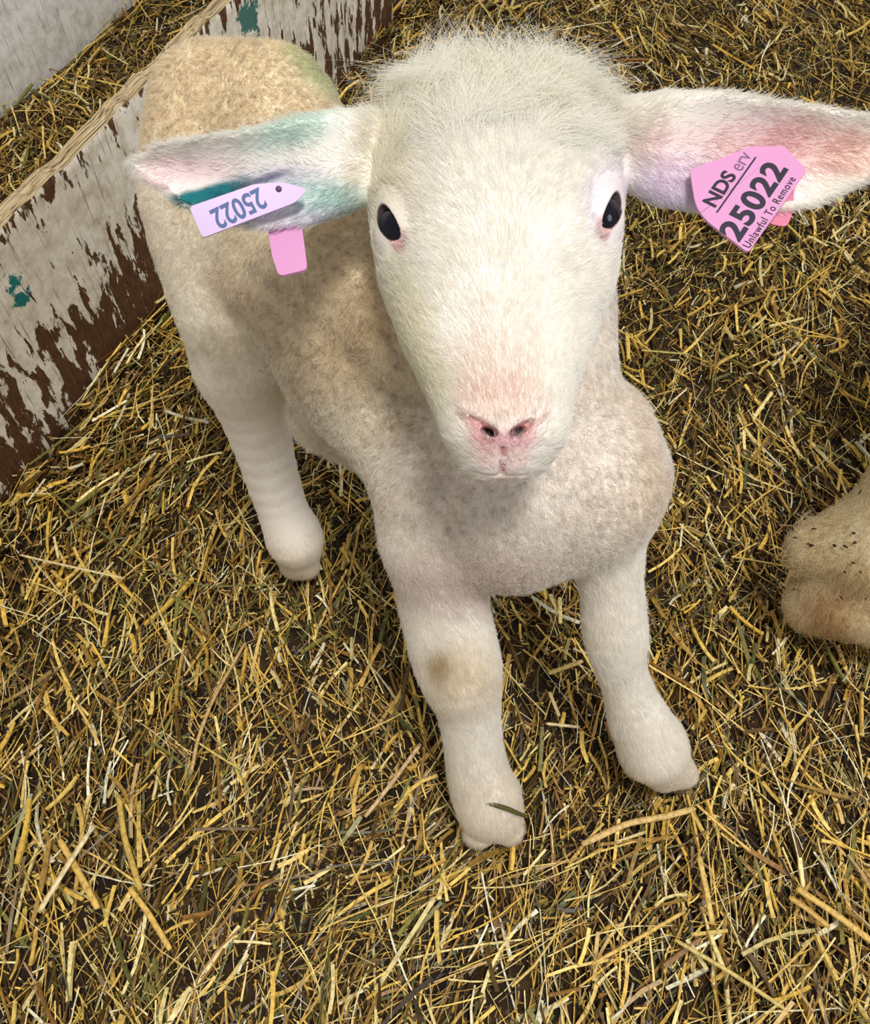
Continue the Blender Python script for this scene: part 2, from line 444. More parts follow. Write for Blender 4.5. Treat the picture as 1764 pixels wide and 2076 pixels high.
# nose
nm = blob(1020, 905, 78, 66, 0, .35)*headw
tri = sstep(-14, 14, (py-(835+0.62*(75-np.abs(px-1020)))))*sstep(95, 60, np.abs(px-1020)*1.0+(py-850)*.35)*nm
paint(blob(1018, 825, 75, 52, 0, .6)*headw, (226, 196, 184), .8)
colr = np.where((crown*headw > .3)[:, None], colr*(1-.5*crown[:, None])+.5*crown[:, None]*lin((255, 252, 238)), colr)  # crown whitened in colour to offset its self-shadow and grazing light
paint(tri, (234, 142, 162), 1)
paint(blob(1018, 900, 52, 16, 0, .6)*headw, (226, 126, 160), .7)
paint(np.maximum(blob(960, 868, 32, 7, 42, .6), blob(1078, 868, 32, 7, -42, .6))*headw, (190, 112, 104), .8)
paint(blob(1021, 936, 3.0, 30, 0, .5)*headw, (130, 50, 80), .95)
paint(np.maximum(blob(990, 880, 19, 12, 28, .3), blob(1048, 879, 19, 11, -24, .3))*headw, (40, 32, 24), 1.0)
paint(np.maximum(blob(998, 962, 22, 2.5, 8, .6), blob(1042, 962, 22, 2.5, -8, .6))*headw, (150, 120, 120), .7)
bare = np.maximum(bare, .95*blob(1018, 905, 60, 60, 0, .25)*headw)
bare = np.maximum(bare, sstep(.5, .9, tri)*sstep(968, 940, py))
# eye rims and inner corners
for c, out, la, mi, sgn in EYES:
    r = V-c; rl = r@la; rm = r@mi; ro = r@out
    e1 = np.sqrt((rl/.0114)**2+(rm/.0048)**2); near = (ro > 0)&(np.linalg.norm(r, axis=1) < .025)
    rim = (1-sstep(.90, 1.10, e1))*near*(rl < .0080)
    paint(rim, (40, 26, 28), .97)
    cc = (1-sstep(.6, 1.4, np.sqrt(((rl-.0112)/.0048)**2+((rm)/.0044)**2)))*near
    paint(cc, (168, 100, 92), .95)
    halo = (1-sstep(1.0, 1.4, e1))*near*(1-rim)
    paint(halo, (240, 214, 218), .5)
    bare = np.maximum(bare, (1-sstep(1.15, 1.40, e1))*near); bare = np.maximum(bare, cc)
# ears: pink inside, marker ink inside the near ear
paint(blob(1680, 300, 120, 48, 8, .6)*earw['r'], (228, 190, 176), .7)
paint(blob(1560, 300, 110, 55, 0, .8)*earw['r'], (236, 196, 200), .7)
paint(blob(1400, 290, 110, 40, 0, .9)*earw['r'], (240, 214, 216), .6)
paint(blob(1360, 380, 90, 60, 0, .7)*earw['r'], (218, 214, 238), .6)
paint(blob(1360, 350, 60, 50, 0, .9)*earw['r'], (240, 214, 232), .4)
paint(blob(380, 350, 90, 30, -8, .7)*earw['l'], (236, 208, 216), .7)
paint(blob(600, 270, 90, 34, -16, .7)*earw['l'], (214, 236, 228), .8)
paint(blob(650, 400, 110, 40, 8, .7)*earw['l'], (176, 206, 202), .85)
paint(blob(560, 360, 90, 24, -8, .8)*earw['l'], (186, 186, 206), .6)
paint(blob(600, 440, 100, 24, 0, .8)*earw['l'], (196, 190, 210), .6)
paint(blob(435, 390, 78, 17, -16, .35)*earw['l'], (24, 110, 122), 1.0)
paint(blob(385, 408, 28, 22, 0, .35)*earw['l'], (24, 116, 124), 1.0)
paint(blob(540, 362, 50, 8, -18, .6)*earw['l'], (70, 72, 110), .8)
colr = np.clip(colr, 0, 1)

SKINC = colr*np.array([.97, .93, .90])
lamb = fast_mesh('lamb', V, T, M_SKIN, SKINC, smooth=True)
tag(lamb, 'white lamb with pink nose and ear tags looking up, standing on straw', 'lamb')

m_eye, nt, b = new_mat('eye_wet')
b.inputs['Roughness'].default_value = 0.08; b.inputs['Base Color'].default_value = (.006, .007, .012, 1); b.inputs['Specular IOR Level'].default_value = .22
b.inputs['Coat Weight'].default_value = 0; b.inputs['Coat Roughness'].default_value = .05
def sphere(name, c, r, mat, parent, sc=(1, 1, 1), seg=40):
    bm = bmesh.new(); bmesh.ops.create_uvsphere(bm, u_segments=seg, v_segments=seg//2, radius=1)
    me = bpy.data.meshes.new(name)
    for v in bm.verts: v.co = Vector((c[0]+v.co.x*r*sc[0], c[1]+v.co.y*r*sc[1], c[2]+v.co.z*r*sc[2]))
    bm.to_mesh(me); bm.free(); me.materials.append(mat); me.polygons.foreach_set('use_smooth', [True]*len(me.polygons))
    o = bpy.data.objects.new(name, me); COL.objects.link(o); o.parent = parent; return o
for c, out, la, mi, sgn in EYES:
    sphere('eye', c, .0124, m_eye, lamb)

def scatter(V, T, n, wfun=None):
    a, b_, c = V[T[:, 0]], V[T[:, 1]], V[T[:, 2]]
    ar = np.linalg.norm(np.cross(b_-a, c-a), axis=1)/2
    w = ar if wfun is None else ar*wfun[T].mean(1)
    cdf = np.cumsum(w); f = np.searchsorted(cdf, rng.random(n)*cdf[-1]); f = np.minimum(f, len(T)-1)
    r1 = np.sqrt(rng.random(n)); r2 = rng.random(n)
    bc = np.stack([1-r1, r1*(1-r2), r1*r2], 1)
    return f, bc
def fur_object(name, V, T, NRM, colr, leng, lift, wool, comb, dens, n, parent, rad=.00009, npt=6, clumpsize=.0035, seed=1):
    f, bc = scatter(V, T, n, dens)
    I = T[f]
    def at(a): return (a[I]*(bc[..., None] if a.ndim == 2 else bc)).sum(1)
    p = at(V); nr = unit(at(NRM)); c = at(comb); c = unit(c-(c*nr).sum(1)[:, None]*nr)
    L = at(leng); L = L*rng.uniform(.55, 1.25, n)*np.where(L > .012, np.clip(np.exp(rng.normal(-.08, .26, n)), .5, 1.5), 1.0); lf = at(lift); wo = at(wool); cl = at(colr)
    # local disorder of the lie of the hair
    c = unit(c+(.35+.9*wo+.9*(L > .011))[:, None]*np.stack([nz(p, 160, seed+10+i) for i in range(3)], 1)+(.18+.5*wo)[:, None]*rng.normal(size=(n, 3)))
    c = unit(c-(c*nr).sum(1)[:, None]*nr)
    lf = np.clip(lf+rng.normal(0, .08, n)+.15*nz(p, 120, seed+30), .05, .95)
    t = np.linspace(0, 1, npt)[None, :, None]
    b2 = np.cross(nr, c)
    ph = rng.uniform(0, 6.28, (n, 1, 1)); fr = rng.uniform(4, 9, (n, 1, 1)); amp = (L*(.04+.26*wo))[:, None, None]
    Ln = L[:, None, None]
    lfn = lf[:, None, None]
    pts = p[:, None, :]-nr[:, None, :]*.0006+Ln*(t*(c[:, None, :]*(1-lfn*.6)*(0.5+.5*t))+nr[:, None, :]*lfn*(t-0.35*t*t))
    pts = pts+amp*t**.7*(np.sin(fr*t+ph)*b2[:, None, :]+np.cos(fr*t+ph*1.7)*(nr+c)[:, None, :]*.6)
    # clumps: tips gather towards a nearby lock
    m = max(50, int(n/10)); ci = rng.choice(n, m, replace=False)
    kd = KDTree(m)
    for j, k in enumerate(ci): kd.insert(p[k], j)
    kd.balance()
    idx = np.fromiter((kd.find(pp)[1] for pp in p), int, n)
    tgt = pts[ci[idx]]
    g = (.14+.24*wo+.25*(L > .011))[:, None, None]*t**1.3
    pts = pts*(1-g)+tgt*g
    lv = .5+.5*nz(p, 2300, seed+50)+rng.normal(0, .12, n); lockc = 1+(rng.normal(0, 1, m)[idx]*.05+rng.normal(0, .05, n))*(.35+wo)
    cl = np.clip(cl*lockc[:, None], 0, 1); spk = ((lv < .30)*np.clip(wo-.4, 0, .6)*1.0*rng.uniform(.4, 1.3, n))[:, None]; cl = cl*(1-spk)+lin((146, 110, 70))*spk
    cu = bpy.data.hair_curves.new(name); cu.add_curves([npt]*n)
    cu.attributes['position'].data.foreach_set('vector', pts.astype(np.float32).ravel())
    ra = cu.attributes.new('radius', 'FLOAT', 'POINT')
    rr = np.broadcast_to(rad*(1-.8*np.linspace(0, 1, npt)**2)[None, :], (n, npt))
    ra.data.foreach_set('value', rr.astype(np.float32).ravel())
    ca = cu.attributes.new('coat', 'FLOAT_COLOR', 'CURVE')
    ca.data.foreach_set('color', np.c_[cl, np.ones(n)].astype(np.float32).ravel())
    cu.materials.append(M_FUR)
    o = bpy.data.objects.new(name, cu); COL.objects.link(o); o.parent = parent
    return o
if FUR:
    dens = (1-bare)*(1+1.1*headw+.8*np.maximum(earw['l'], earw['r']))
    dens[V[:, 2] < .006] = 0
    lg = leng*(1-.6*np.clip(sum((np.linalg.norm(V-c-out*.01, axis=1) < .0155)*1.0 for c, out, *_ in EYES), 0, 1))
    lg = lg*(1-.5*blob(1020, 890, 90, 80, 0, .4)*headw)
    fur_object('fleece', V, T, NRM, colr, lg, lift, wool, comb, dens, 760000, lamb)

# ------------------------------------------------------------------ hooves (two claws each)
M_HOOF = plain('hoof_horn', (96, 78, 56), .6)
def claws(px_, py_, dirv, parent):
    g = G(px_, py_, 0.0); f = unit(np.array([dirv[0], dirv[1], 0])); s = np.array([-f[1], f[0], 0])
    def sdf(p):
        ds = []
        for sg in (-1, 1):
            a = g-f*.012+s*sg*.0085+np.array([0, 0, .012]); b_ = g+f*.008+s*sg*.006+np.array([0, 0, .006])
            ds.append(d_cone(p, a, .0095, b_, .006))
        d = np.minimum(*ds); return np.maximum(d, .0005-p[:, 2])
    v, qd = iso_mesh(sdf, g-.04, g+.04, .0022)
    return fast_mesh('hoof', v, qd, M_HOOF, smooth=True, parent=parent)
claws(1004, 1672, (.15, -1), lamb); claws(1372, 1572, (.5, -.8), lamb); claws(612, 1150, (.3, -1), lamb)
claws(905, 1090, (.1, -1), lamb)

# ------------------------------------------------------------------ ground and bedding
def gh(x, y):                                     # height of the trodden ground
    p = np.stack([x, y, 0*x], -1)
    h = .006*nz(p, 9, 50)+.004*nz(p, 22, 51)+.0018*nz(p, 70, 52)
    return h-.012
def board_s(x, y): # signed distance in front of the leaning board (positive = lamb side)
    return (x-BA[0])*BN[0]+(y-BA[1])*BN[1]
A2 = G(0, 215)[:2]; B2 = G(240, 0)[:2]; bd2 = unit(B2-A2); BN2 = np.array([bd2[1], -bd2[0]])
def board2_s(x, y): return (x-A2[0])*BN2[0]+(y-A2[1])*BN2[1]
BA = G(0, 1010)[:2]; BB = G(825, 0)[:2]
bd = unit(BB-BA); BN = np.array([bd[1], -bd[0]])
xs = np.linspace(-1.6, 1.8, 380); ys = np.linspace(-.7, 2.6, 380)
X, Y = np.meshgrid(xs, ys, indexing='ij')
Z = gh(X, Y)-.006
gv = np.stack([X, Y, Z], -1).reshape(-1, 3)
ii = np.arange(379*380).reshape(379, 380)[:, :-1] if False else None
a = np.arange(380*380).reshape(380, 380)
gq = np.stack([a[:-1, :-1], a[1:, :-1], a[1:, 1:], a[:-1, 1:]], -1).reshape(-1, 4)
m_dirt, nt, b = new_mat('trodden_dirt')
n1 = nd(nt, 'ShaderNodeTexNoise', i_Scale=60.0, i_Detail=8.0); r1 = ramp(nt, [(.3, tuple(lin((22, 14, 5)))), (.55, tuple(lin((52, 36, 14)))), (.8, tuple(lin((96, 72, 34))))])
tc = nd(nt, 'ShaderNodeTexCoord'); nt.links.new(tc.outputs['Object'], n1.inputs[0])
nt.links.new(n1.outputs[0], r1.inputs[0]); nt.links.new(r1.outputs[0], b.inputs['Base Color']); b.inputs['Roughness'].default_value = .95
n2 = nd(nt, 'ShaderNodeTexNoise', i_Scale=260.0, i_Detail=4.0); nt.links.new(tc.outputs['Object'], n2.inputs[0])
bp = nd(nt, 'ShaderNodeBump', i_Strength=.9, i_Distance=.003); nt.links.new(n2.outputs[0], bp.inputs['Height']); nt.links.new(bp.outputs[0], b.inputs['Normal'])
fl = fast_mesh('floor', gv, gq, m_dirt, smooth=True); fl['kind'] = 'structure'

m_straw, nt, b = new_mat('straw')
at = nd(nt, 'ShaderNodeAttribute', attribute_name='coat'); tc = nd(nt, 'ShaderNodeTexCoord')
n1 = nd(nt, 'ShaderNodeTexNoise', i_Scale=320.0, i_Detail=3.0); nt.links.new(tc.outputs['Object'], n1.inputs[0])
r1 = ramp(nt, [(.3, .55), (.55, 1.0), (.8, 1.15)]); nt.links.new(n1.outputs[0], r1.inputs[0])
mx = nd(nt, 'ShaderNodeMix', data_type='RGBA', blend_type='MULTIPLY'); mx.inputs[0].default_value = 1.0
nt.links.new(at.outputs['Color'], mx.inputs[6]); nt.links.new(r1.outputs[0], mx.inputs[7]); nt.links.new(mx.outputs[2], b.inputs['Base Color'])
b.inputs['Roughness'].default_value = .42; b.inputs['Specular IOR Level'].default_value = .45

SC = np.array([lin(c) for c in [(250, 214, 112), (242, 198, 88), (250, 230, 156), (218, 176, 82), (166, 130, 58), (108, 80, 32), (60, 42, 14), (140, 134, 66), (98, 100, 50), (250, 242, 206), (156, 112, 50)]])
def straw_geo(c, ang, L, w, tilt, bend, col, flat, rings=4):
    """c (n,3) middles; returns V, Q, colour per vertex"""
    n = len(c); k = rings; s = 4
    t = np.linspace(-.5, .5, k)[None, :]
    dx, dy = np.cos(ang), np.sin(ang)
    off = bend[:, None]*(t**2*4-.5)*L[:, None]
    X = c[:, 0:1]+dx[:, None]*t*L[:, None]-dy[:, None]*off
    Y = c[:, 1:2]+dy[:, None]*t*L[:, None]+dx[:, None]*off
    Zb = (rng.normal(0, .03, (n, 1))*(t**2*4-.5))*L[:, None]
    Z = c[:, 2:3]+np.sin(tilt)[:, None]*t*L[:, None]+Zb
    roll = rng.uniform(-.5, .5, (n, 1, 1))
    th = np.arange(s)*math.pi/2+math.pi/4
    cs, sn = np.cos(th)[None, None, :], np.sin(th)[None, None, :]
    a = cs; b_ = sn*flat[:, None, None]
    u = (a*np.cos(roll)-b_*np.sin(roll)); v = (a*np.sin(roll)+b_*np.cos(roll))
    ww = w[:, None, None]*.7*(1+.12*rng.normal(size=(n, k, 1)))
    VX = X[:, :, None]-dy[:, None, None]*u*ww; VY = Y[:, :, None]+dx[:, None, None]*u*ww; VZ = Z[:, :, None]+v*ww
    Vv = np.stack([VX, VY, VZ], -1).reshape(-1, 3)
    base = (np.arange(n)*k*s)[:, None, None]; r_ = np.arange(k-1)[None, :, None]*s; j = np.arange(s)[None, None, :]; j2 = (j+1) % s
    q = np.stack([base+r_+j, base+r_+j2, base+r_+s+j2, base+r_+s+j], -1).reshape(-1, 4)
    b1 = (np.arange(n)*k*s)[:, None]+np.array([3, 2, 1, 0]); b2 = (np.arange(n)*k*s)[:, None]+(k-1)*s+np.array([0, 1, 2, 3])
    return Vv, np.concatenate([q, b1, b2]), np.repeat(col, k*s, axis=0)
def place(n, far=1.75):
    n0 = n; n = int(n*1.15)
    y = rng.uniform(-.45, far, n*4); x = rng.uniform(-1.05, 1.15, n*4)
    lim = .50+.42*np.clip(y, 0, 2); ok = (np.abs(x) < lim)
    w = 1/(1+.5*np.clip(y, 0, 2))*np.where(y < -.08, .35, 1); ok &= rng.random(n*4) < w
    bs = board_s(x, y); ok &= (bs > .004) | ((bs < -.022) & (board2_s(x, y) > .006))
    x, y = x[ok][:n], y[ok][:n]
    return x, y
PEN, STRIP = [], []
def make_straw(n, Lr, wr, zr, palette, tiltsd, flatr=(.35, .9), rings=4, clump=.5):
    x, y = place(n); n = len(x)
    p3 = np.stack([x, y, 0*x], -1)
    L = np.exp(rng.normal(math.log(Lr), .45, n)); L = np.clip(L, Lr*.3, Lr*3.0)
    bs = board_s(x, y)
    mound = .020*np.exp(-np.abs(bs)/.05)*(bs > 0)
    z = gh(x, y)+rng.uniform(zr[0], zr[1], n)+mound+.004*nz(p3, 30, 60)
    ang = rng.uniform(0, math.pi, n)*(1-clump)+clump*(math.pi*.5*(1+1.0*nz(p3, 14, 61))+rng.normal(0, .5, n))
    pi = rng.choice(len(SC), n, p=np.array(palette)/sum(palette))
    col = SC[pi]*rng.uniform(.75, 1.15, (n, 1))
    # don't poke through the board or the lamb's feet
    half = L*.5
    over = (bs > 0)&(bs < half*.8); ang = np.where(over, math.atan2(bd[1], bd[0])+rng.normal(0, .3, n)*np.clip(bs/half, 0, 1), ang)
    over2 = (bs < 0)&(bs > -half-.014); ang = np.where(over2, math.atan2(bd[1], bd[0])+rng.normal(0, .15, n), ang)
    s2 = board2_s(x, y); over3 = (bs < 0)&(s2 < half); ang = np.where(over3, math.atan2(bd2[1], bd2[0])+rng.normal(0, .1, n), ang)
    tl = rng.normal(0, tiltsd, n); tl[over] *= .3
    Vs, Qs, Cs = straw_geo(np.stack([x, y, z], -1), ang, L, wr[0]+(wr[1]-wr[0])*rng.random(n)**2, tl, rng.normal(0, .045, n), col, rng.uniform(*flatr, n), rings)
    side = np.repeat(bs > 0, rings*4); fs = side[Qs[:, 0]]
    for keep, fk, lst in ((side, fs, PEN), (~side, ~fs, STRIP)):
        mp_ = np.cumsum(keep)-1; lst.append((Vs[keep], mp_[Qs[fk]], Cs[keep]))
#                       gold gold2 pale mid brown dk  vdk  green green2 white rust
make_straw(7000, .052, (.0004, .0013), (-.004, .013), [5, 4, 5, 4, 4, 3, 1, 3, 2, 2, 2], .13, clump=.3)
make_straw(46000, .020, (.0005, .0022), (-.011, .002), [.6, .6, .6, 2, 4.5, 6, 8, 2, 2, .2, 2.5], .18)
make_straw(64000, .007, (.0004, .0013), (-.009, .005), [3, 3, 3, 4, 5, 4, 3, 1.5, 1, 1.5, 2], .35, rings=2, clump=0)
make_straw(14500, .027, (.0005, .0032), (-.003, .012), [6, 5, 5, 4, 4, 3, 1.5, 2.2, 1.4, 2, 1.5], .17)
for lst, lab in ((PEN, 'golden straw and brown chaff bedding strewn over the pen floor around the lamb'), (STRIP, 'strip of straw bedding between the low board and the tall painted partition')):
    off = np.cumsum([0]+[len(v) for v, _, _ in lst[:-1]])
    o = fast_mesh('bedding_straw', np.concatenate([v for v, _, _ in lst]), np.concatenate([q_+k for (_, q_, _), k in zip(lst, off)]), m_straw, np.concatenate([c for _, _, c in lst]))
    tag(o, lab, 'straw', kind='stuff')

# ------------------------------------------------------------------ plywood boards
def board_material(name, base1, base2, wood, thr, teal):
    m, nt, b = new_mat(name); L = nt.links.new
    tc = nd(nt, 'ShaderNodeTexCoord'); mp = nd(nt, 'ShaderNodeMapping'); mp.inputs['Scale'].default_value = (10, 10, 2.9)
    L(tc.outputs['Object'], mp.inputs[0])
    n1 = nd(nt, 'ShaderNodeTexNoise', i_Scale=7.0, i_Detail=10.0, i_Roughness=.66, i_Distortion=.35); L(mp.outputs[0], n1.inputs[0])
    sx = nd(nt, 'ShaderNodeSeparateXYZ'); L(tc.outputs['Object'], sx.inputs[0])
    # more paint lost near the foot of the board and along its top
    rz = ramp(nt, [(0, thr[0]), (.10, thr[0]), (.38, thr[1]), (.80, thr[2]), (1, thr[3])]); mr = nd(nt, 'ShaderNodeMapRange'); mr.inputs[1].default_value = 0; mr.inputs[2].default_value = .2
    L(sx.outputs['Z'], mr.inputs[0]); L(mr.outputs[0], rz.inputs[0])
    n3 = nd(nt, 'ShaderNodeTexNoise', i_Scale=7.0, i_Detail=3.0); L(tc.outputs['Object'], n3.inputs[0])
    m3 = nd(nt, 'ShaderNodeMath', operation='MULTIPLY_ADD'); m3.inputs[1].default_value = .34; L(n3.outputs[0], m3.inputs[0]); L(n1.outputs[0], m3.inputs[2])
    ad = nd(nt, 'ShaderNodeMath', operation='SUBTRACT'); L(m3.outputs[0], ad.inputs[0]); L(rz.outputs[0], ad.inputs[1])
    pk = ramp(nt, [(.0, 0.0), (.006, 1.0)]); L(ad.outputs[0], pk.inputs[0])          # 1 = bare wood
    n2 = nd(nt, 'ShaderNodeTexNoise', i_Scale=55.0, i_Detail=8.0, i_Roughness=.7); L(tc.outputs['Object'], n2.inputs[0])
    cp = ramp(nt, [(.30, tuple(lin([c*.62 for c in base1]))), (.38, tuple(lin(base1))), (.58, tuple(lin(base2)))]); L(n2.outputs[0], cp.inputs[0])
    n4 = nd(nt, 'ShaderNodeTexNoise', i_Scale=30.0, i_Detail=5.0); L(mp.outputs[0], n4.inputs[0])
    cw = ramp(nt, [(.3, tuple(lin([c*.6 for c in wood]))), (.7, tuple(lin(wood)))]); L(n4.outputs[0], cw.inputs[0])
    # fine grain lines showing through the paint
    mg = nd(nt, 'ShaderNodeMapping'); mg.inputs['Scale'].default_value = (60, 60, 2.5); L(tc.outputs['Object'], mg.inputs[0])
    ng = nd(nt, 'ShaderNodeTexNoise', i_Scale=6.0, i_Detail=3.0); L(mg.outputs[0], ng.inputs[0])
    rg = ramp(nt, [(.32, .45), (.40, 1.0)]); L(ng.outputs[0], rg.inputs[0])
    mm = nd(nt, 'ShaderNodeMix', data_type='RGBA', blend_type='MULTIPLY'); mm.inputs[0].default_value = 1; L(cp.outputs[0], mm.inputs[6]); L(rg.outputs[0], mm.inputs[7])
    cur = mm.outputs[2]
    for (cx, cy, cz, r, rgb) in teal:
        vm = nd(nt, 'ShaderNodeVectorMath', operation='DISTANCE'); vm.inputs[1].default_value = (cx, cy, cz)
        L(tc.outputs['Object'], vm.inputs[0])
        w1 = nd(nt, 'ShaderNodeMath', operation='MULTIPLY_ADD'); w1.inputs[1].default_value = r*4.5; L(n2.outputs[0], w1.inputs[0]); L(vm.outputs['Value'], w1.inputs[2])
        rr = nd(nt, 'ShaderNodeMapRange'); rr.inputs[1].default_value = r*2.95; rr.inputs[2].default_value = r*3.1; rr.inputs[3].default_value = 1; rr.inputs[4].default_value = 0
        L(w1.outputs[0], rr.inputs[0])
        k = nd(nt, 'ShaderNodeMix', data_type='RGBA'); L(rr.outputs[0], k.inputs[0]); L(cur, k.inputs[6]); k.inputs[7].default_value = (*lin(rgb), 1); cur = k.outputs[2]
    fin = nd(nt, 'ShaderNodeMix', data_type='RGBA'); L(pk.outputs[0], fin.inputs[0]); L(cur, fin.inputs[6]); L(cw.outputs[0], fin.inputs[7])
    L(fin.outputs[2], b.inputs['Base Color']); b.inputs['Roughness'].default_value = .75
    inv = nd(nt, 'ShaderNodeMath', operation='SUBTRACT'); inv.inputs[0].default_value = 1; L(pk.outputs[0], inv.inputs[1])
    hh = nd(nt, 'ShaderNodeMath', operation='MULTIPLY_ADD'); hh.inputs[1].default_value = .25; L(n2.outputs[0], hh.inputs[0]); L(inv.outputs[0], hh.inputs[2])
    bp = nd(nt, 'ShaderNodeBump', i_Strength=.8, i_Distance=.0012); L(hh.outputs[0], bp.inputs['Height']); L(bp.outputs[0], b.inputs['Normal'])
    return m
m_raw, nt, b = new_mat('raw_board_edge')
tc = nd(nt, 'ShaderNodeTexCoord'); mp = nd(nt, 'ShaderNodeMapping'); mp.inputs['Scale'].default_value = (2, 110, 110); nt.links.new(tc.outputs['Object'], mp.inputs[0])
n1 = nd(nt, 'ShaderNodeTexNoise', i_Scale=8.0, i_Detail=7.0); nt.links.new(mp.outputs[0], n1.inputs[0])
r1 = ramp(nt, [(.35, tuple(lin((70, 50, 28)))), (.5, tuple(lin((190, 165, 120)))), (.7, tuple(lin((220, 205, 175))))]); nt.links.new(n1.outputs[0], r1.inputs[0])
nt.links.new(r1.outputs[0], b.inputs['Base Color']); b.inputs['Roughness'].default_value = .8
bp = nd(nt, 'ShaderNodeBump', i_Strength=.8, i_Distance=.001); nt.links.new(n1.outputs[0], bp.inputs['Height']); nt.links.new(bp.outputs[0], b.inputs['Normal'])

def board(name, A, dirv, length, height, thick, mat, z0=-.02, x0=-.6):
    """local x along the board, y through it (away from the pen), z up; worn, slightly ragged top edge"""
    bm = bmesh.new(); nx, nzz = 220, 26
    def top(x): return height+.0012*math.sin(x*47)+.0009*math.sin(x*131+1)+.0005*math.sin(x*390)
    cols = []
    for i in range(nx+1):
        x = x0+length*i/nx; t = top(x)
        pts = [(x, 0, z0+(t-.002-z0)*k/nzz) for k in range(nzz+1)]+[(x, .0015, t), (x, thick-.0015, t+.0006*math.sin(x*80))]+[(x, thick, t-.002), (x, thick, z0)]
        cols.append([bm.verts.new(p) for p in pts])
    m = len(cols[0])
    for i in range(nx):
        for k in range(m-1):
            f = bm.faces.new((cols[i][k], cols[i+1][k], cols[i+1][k+1], cols[i][k+1]))
            f.material_index = 1 if k in (nzz, nzz+1, nzz+2) else 0; f.smooth = k < nzz
    bm.faces.new([v for v in cols[0]][::-1]); bm.faces.new([v for v in cols[-1]])
    me = bpy.data.meshes.new(name); bm.normal_update(); bm.to_mesh(me); bm.free()
    me.materials.append(mat); me.materials.append(m_raw)
    o = bpy.data.objects.new(name, me); COL.objects.link(o)
    o.location = (A[0], A[1], 0); o.rotation_euler = (0, 0, math.atan2(dirv[1], dirv[0]))
    return o
def to_board(px_, py_):                           # local (x, z) on the face of the near board
    v = F_ + (px_-CX)/FPX*R_ + (CY-py_)/FPX*U_
    n3 = np.array([BN[0], BN[1], 0]); s = ((np.array([BA[0], BA[1], 0])-C_)@n3)/(v@n3); p = C_+s*v
    return (p[:2]-BA)@bd, 0.0, p[2]
zt = to_board(100, 372)[2]; print('board top', zt, to_board(0, 474), to_board(270, 191))
HB = float(np.mean([to_board(0, 474)[2], to_board(270, 191)[2], to_board(430, 22)[2]]))
t1 = to_board(28, 572); t2 = to_board(48, 600)
m_board = board_material('peeling_paint', (206, 196, 172), (242, 236, 222), (104, 66, 34), (.615, .675, .80, .64),
    [(t1[0], 0, t1[2], .011, (20, 120, 122)), (t2[0], 0, t2[2], .010, (20, 112, 112)), (to_board(505, 40)[0], 0, to_board(505, 40)[2], .022, (70, 120, 110))])
bo = board('plywood_board', BA, bd, 2.4, HB, .016, m_board)
tag(bo, 'low plywood board with white paint peeling to brown wood, beside the lamb', 'board')
m_board2 = board_material('grey_white_paint', (214, 210, 202), (248, 246, 242), (150, 120, 80), (.95, .93, .95, .98), [])
bo2 = board('painted_partition', A2, unit(B2-A2), 2.4, .62, .02, m_board2, x0=-.9)
tag(bo2, 'tall off-white painted partition in the top left corner beyond the low board', 'partition')

# ------------------------------------------------------------------ stalks one can point to
def stalk(pts, wpx, rgb, label, z=.012, name='straw_stalk', zs=None):
    P3 = [G(x, y, (zs[i] if zs else z)) for i, (x, y) in enumerate(pts)]
    P3 = np.array(P3); K = 14
    tt = np.linspace(0, len(P3)-1, K); C = np.stack([np.interp(tt, range(len(P3)), P3[:, i]) for i in range(3)], 1)
    if len(P3) > 2:
        C[1:-1] = (C[:-2]+2*C[1:-1]+C[2:])/4
    w = wpx*.62/FPX/2; tg = unit(np.gradient(C, axis=0)); sd = unit(np.cross(tg, [0, 0, 1])); upv = np.cross(sd, tg)
    vv = []; S = 8
    for i in range(K):
        ww = w*(1+.02*math.sin(i*1.1))*(.75 if i in (0, K-1) else 1)
        for j in range(S):
            a_ = 2*math.pi*j/S; vv.append(C[i]+sd[i]*math.cos(a_)*ww+upv[i]*math.sin(a_)*ww*.6)
    ff = [(i*S+j, i*S+(j+1) % S, (i+1)*S+(j+1) % S, (i+1)*S+j) for i in range(K-1) for j in range(S)]
    o = mesh_obj(name, vv, ff+[tuple(range(S))[::-1], tuple((K-1)*S+j for j in range(S))], m_straw)
    a = o.data.attributes.new('coat', 'FLOAT_COLOR', 'POINT'); a.data.foreach_set('color', np.tile([*lin(rgb), 1], len(vv)).astype(np.float32))
    return tag(o, label, 'straw stalk')
GOLD, PALE, OLIVE, BRN = (232, 190, 100), (236, 214, 160), (120, 116, 58), (150, 112, 56)
stalk([(120, 1702), (160, 1770), (198, 1842)], 13, GOLD, 'thick golden stalk of the crossed pair at lower left, leaning down to the right')
stalk([(180, 1688), (130, 1765), (78, 1850)], 11, PALE, 'paler greenish stalk of the crossed pair at lower left, running down to the left', z=.019)
stalk([(497, 1303), (430, 1420), (400, 1500), (388, 1565)], 8, (206, 170, 112), 'long thin tan stalk bending downward on the dark straw left of the lamb')
stalk([(853, 1508), (800, 1580), (740, 1656)], 9, (222, 186, 140), 'long pale stalk just left of the nearest front hoof', z=.014)
stalk([(240, 1612), (252, 1700), (285, 1805)], 12, (206, 172, 84), 'golden green mottled upright stalk right of the crossed pair')
stalk([(262, 1800), (300, 1850), (345, 1925)], 11, GOLD, 'bright golden stalk below the mottled upright stalk')
stalk([(138, 1400), (172, 1455), (203, 1512)], 6, GOLD, 'thin straight gold stalk in the mid left straw')
stalk([(1180, 1712), (1273, 1668), (1350, 1655), (1405, 1640)], 13, (226, 190, 120), 'broad curved straw blade below the right front hoof', z=.014)
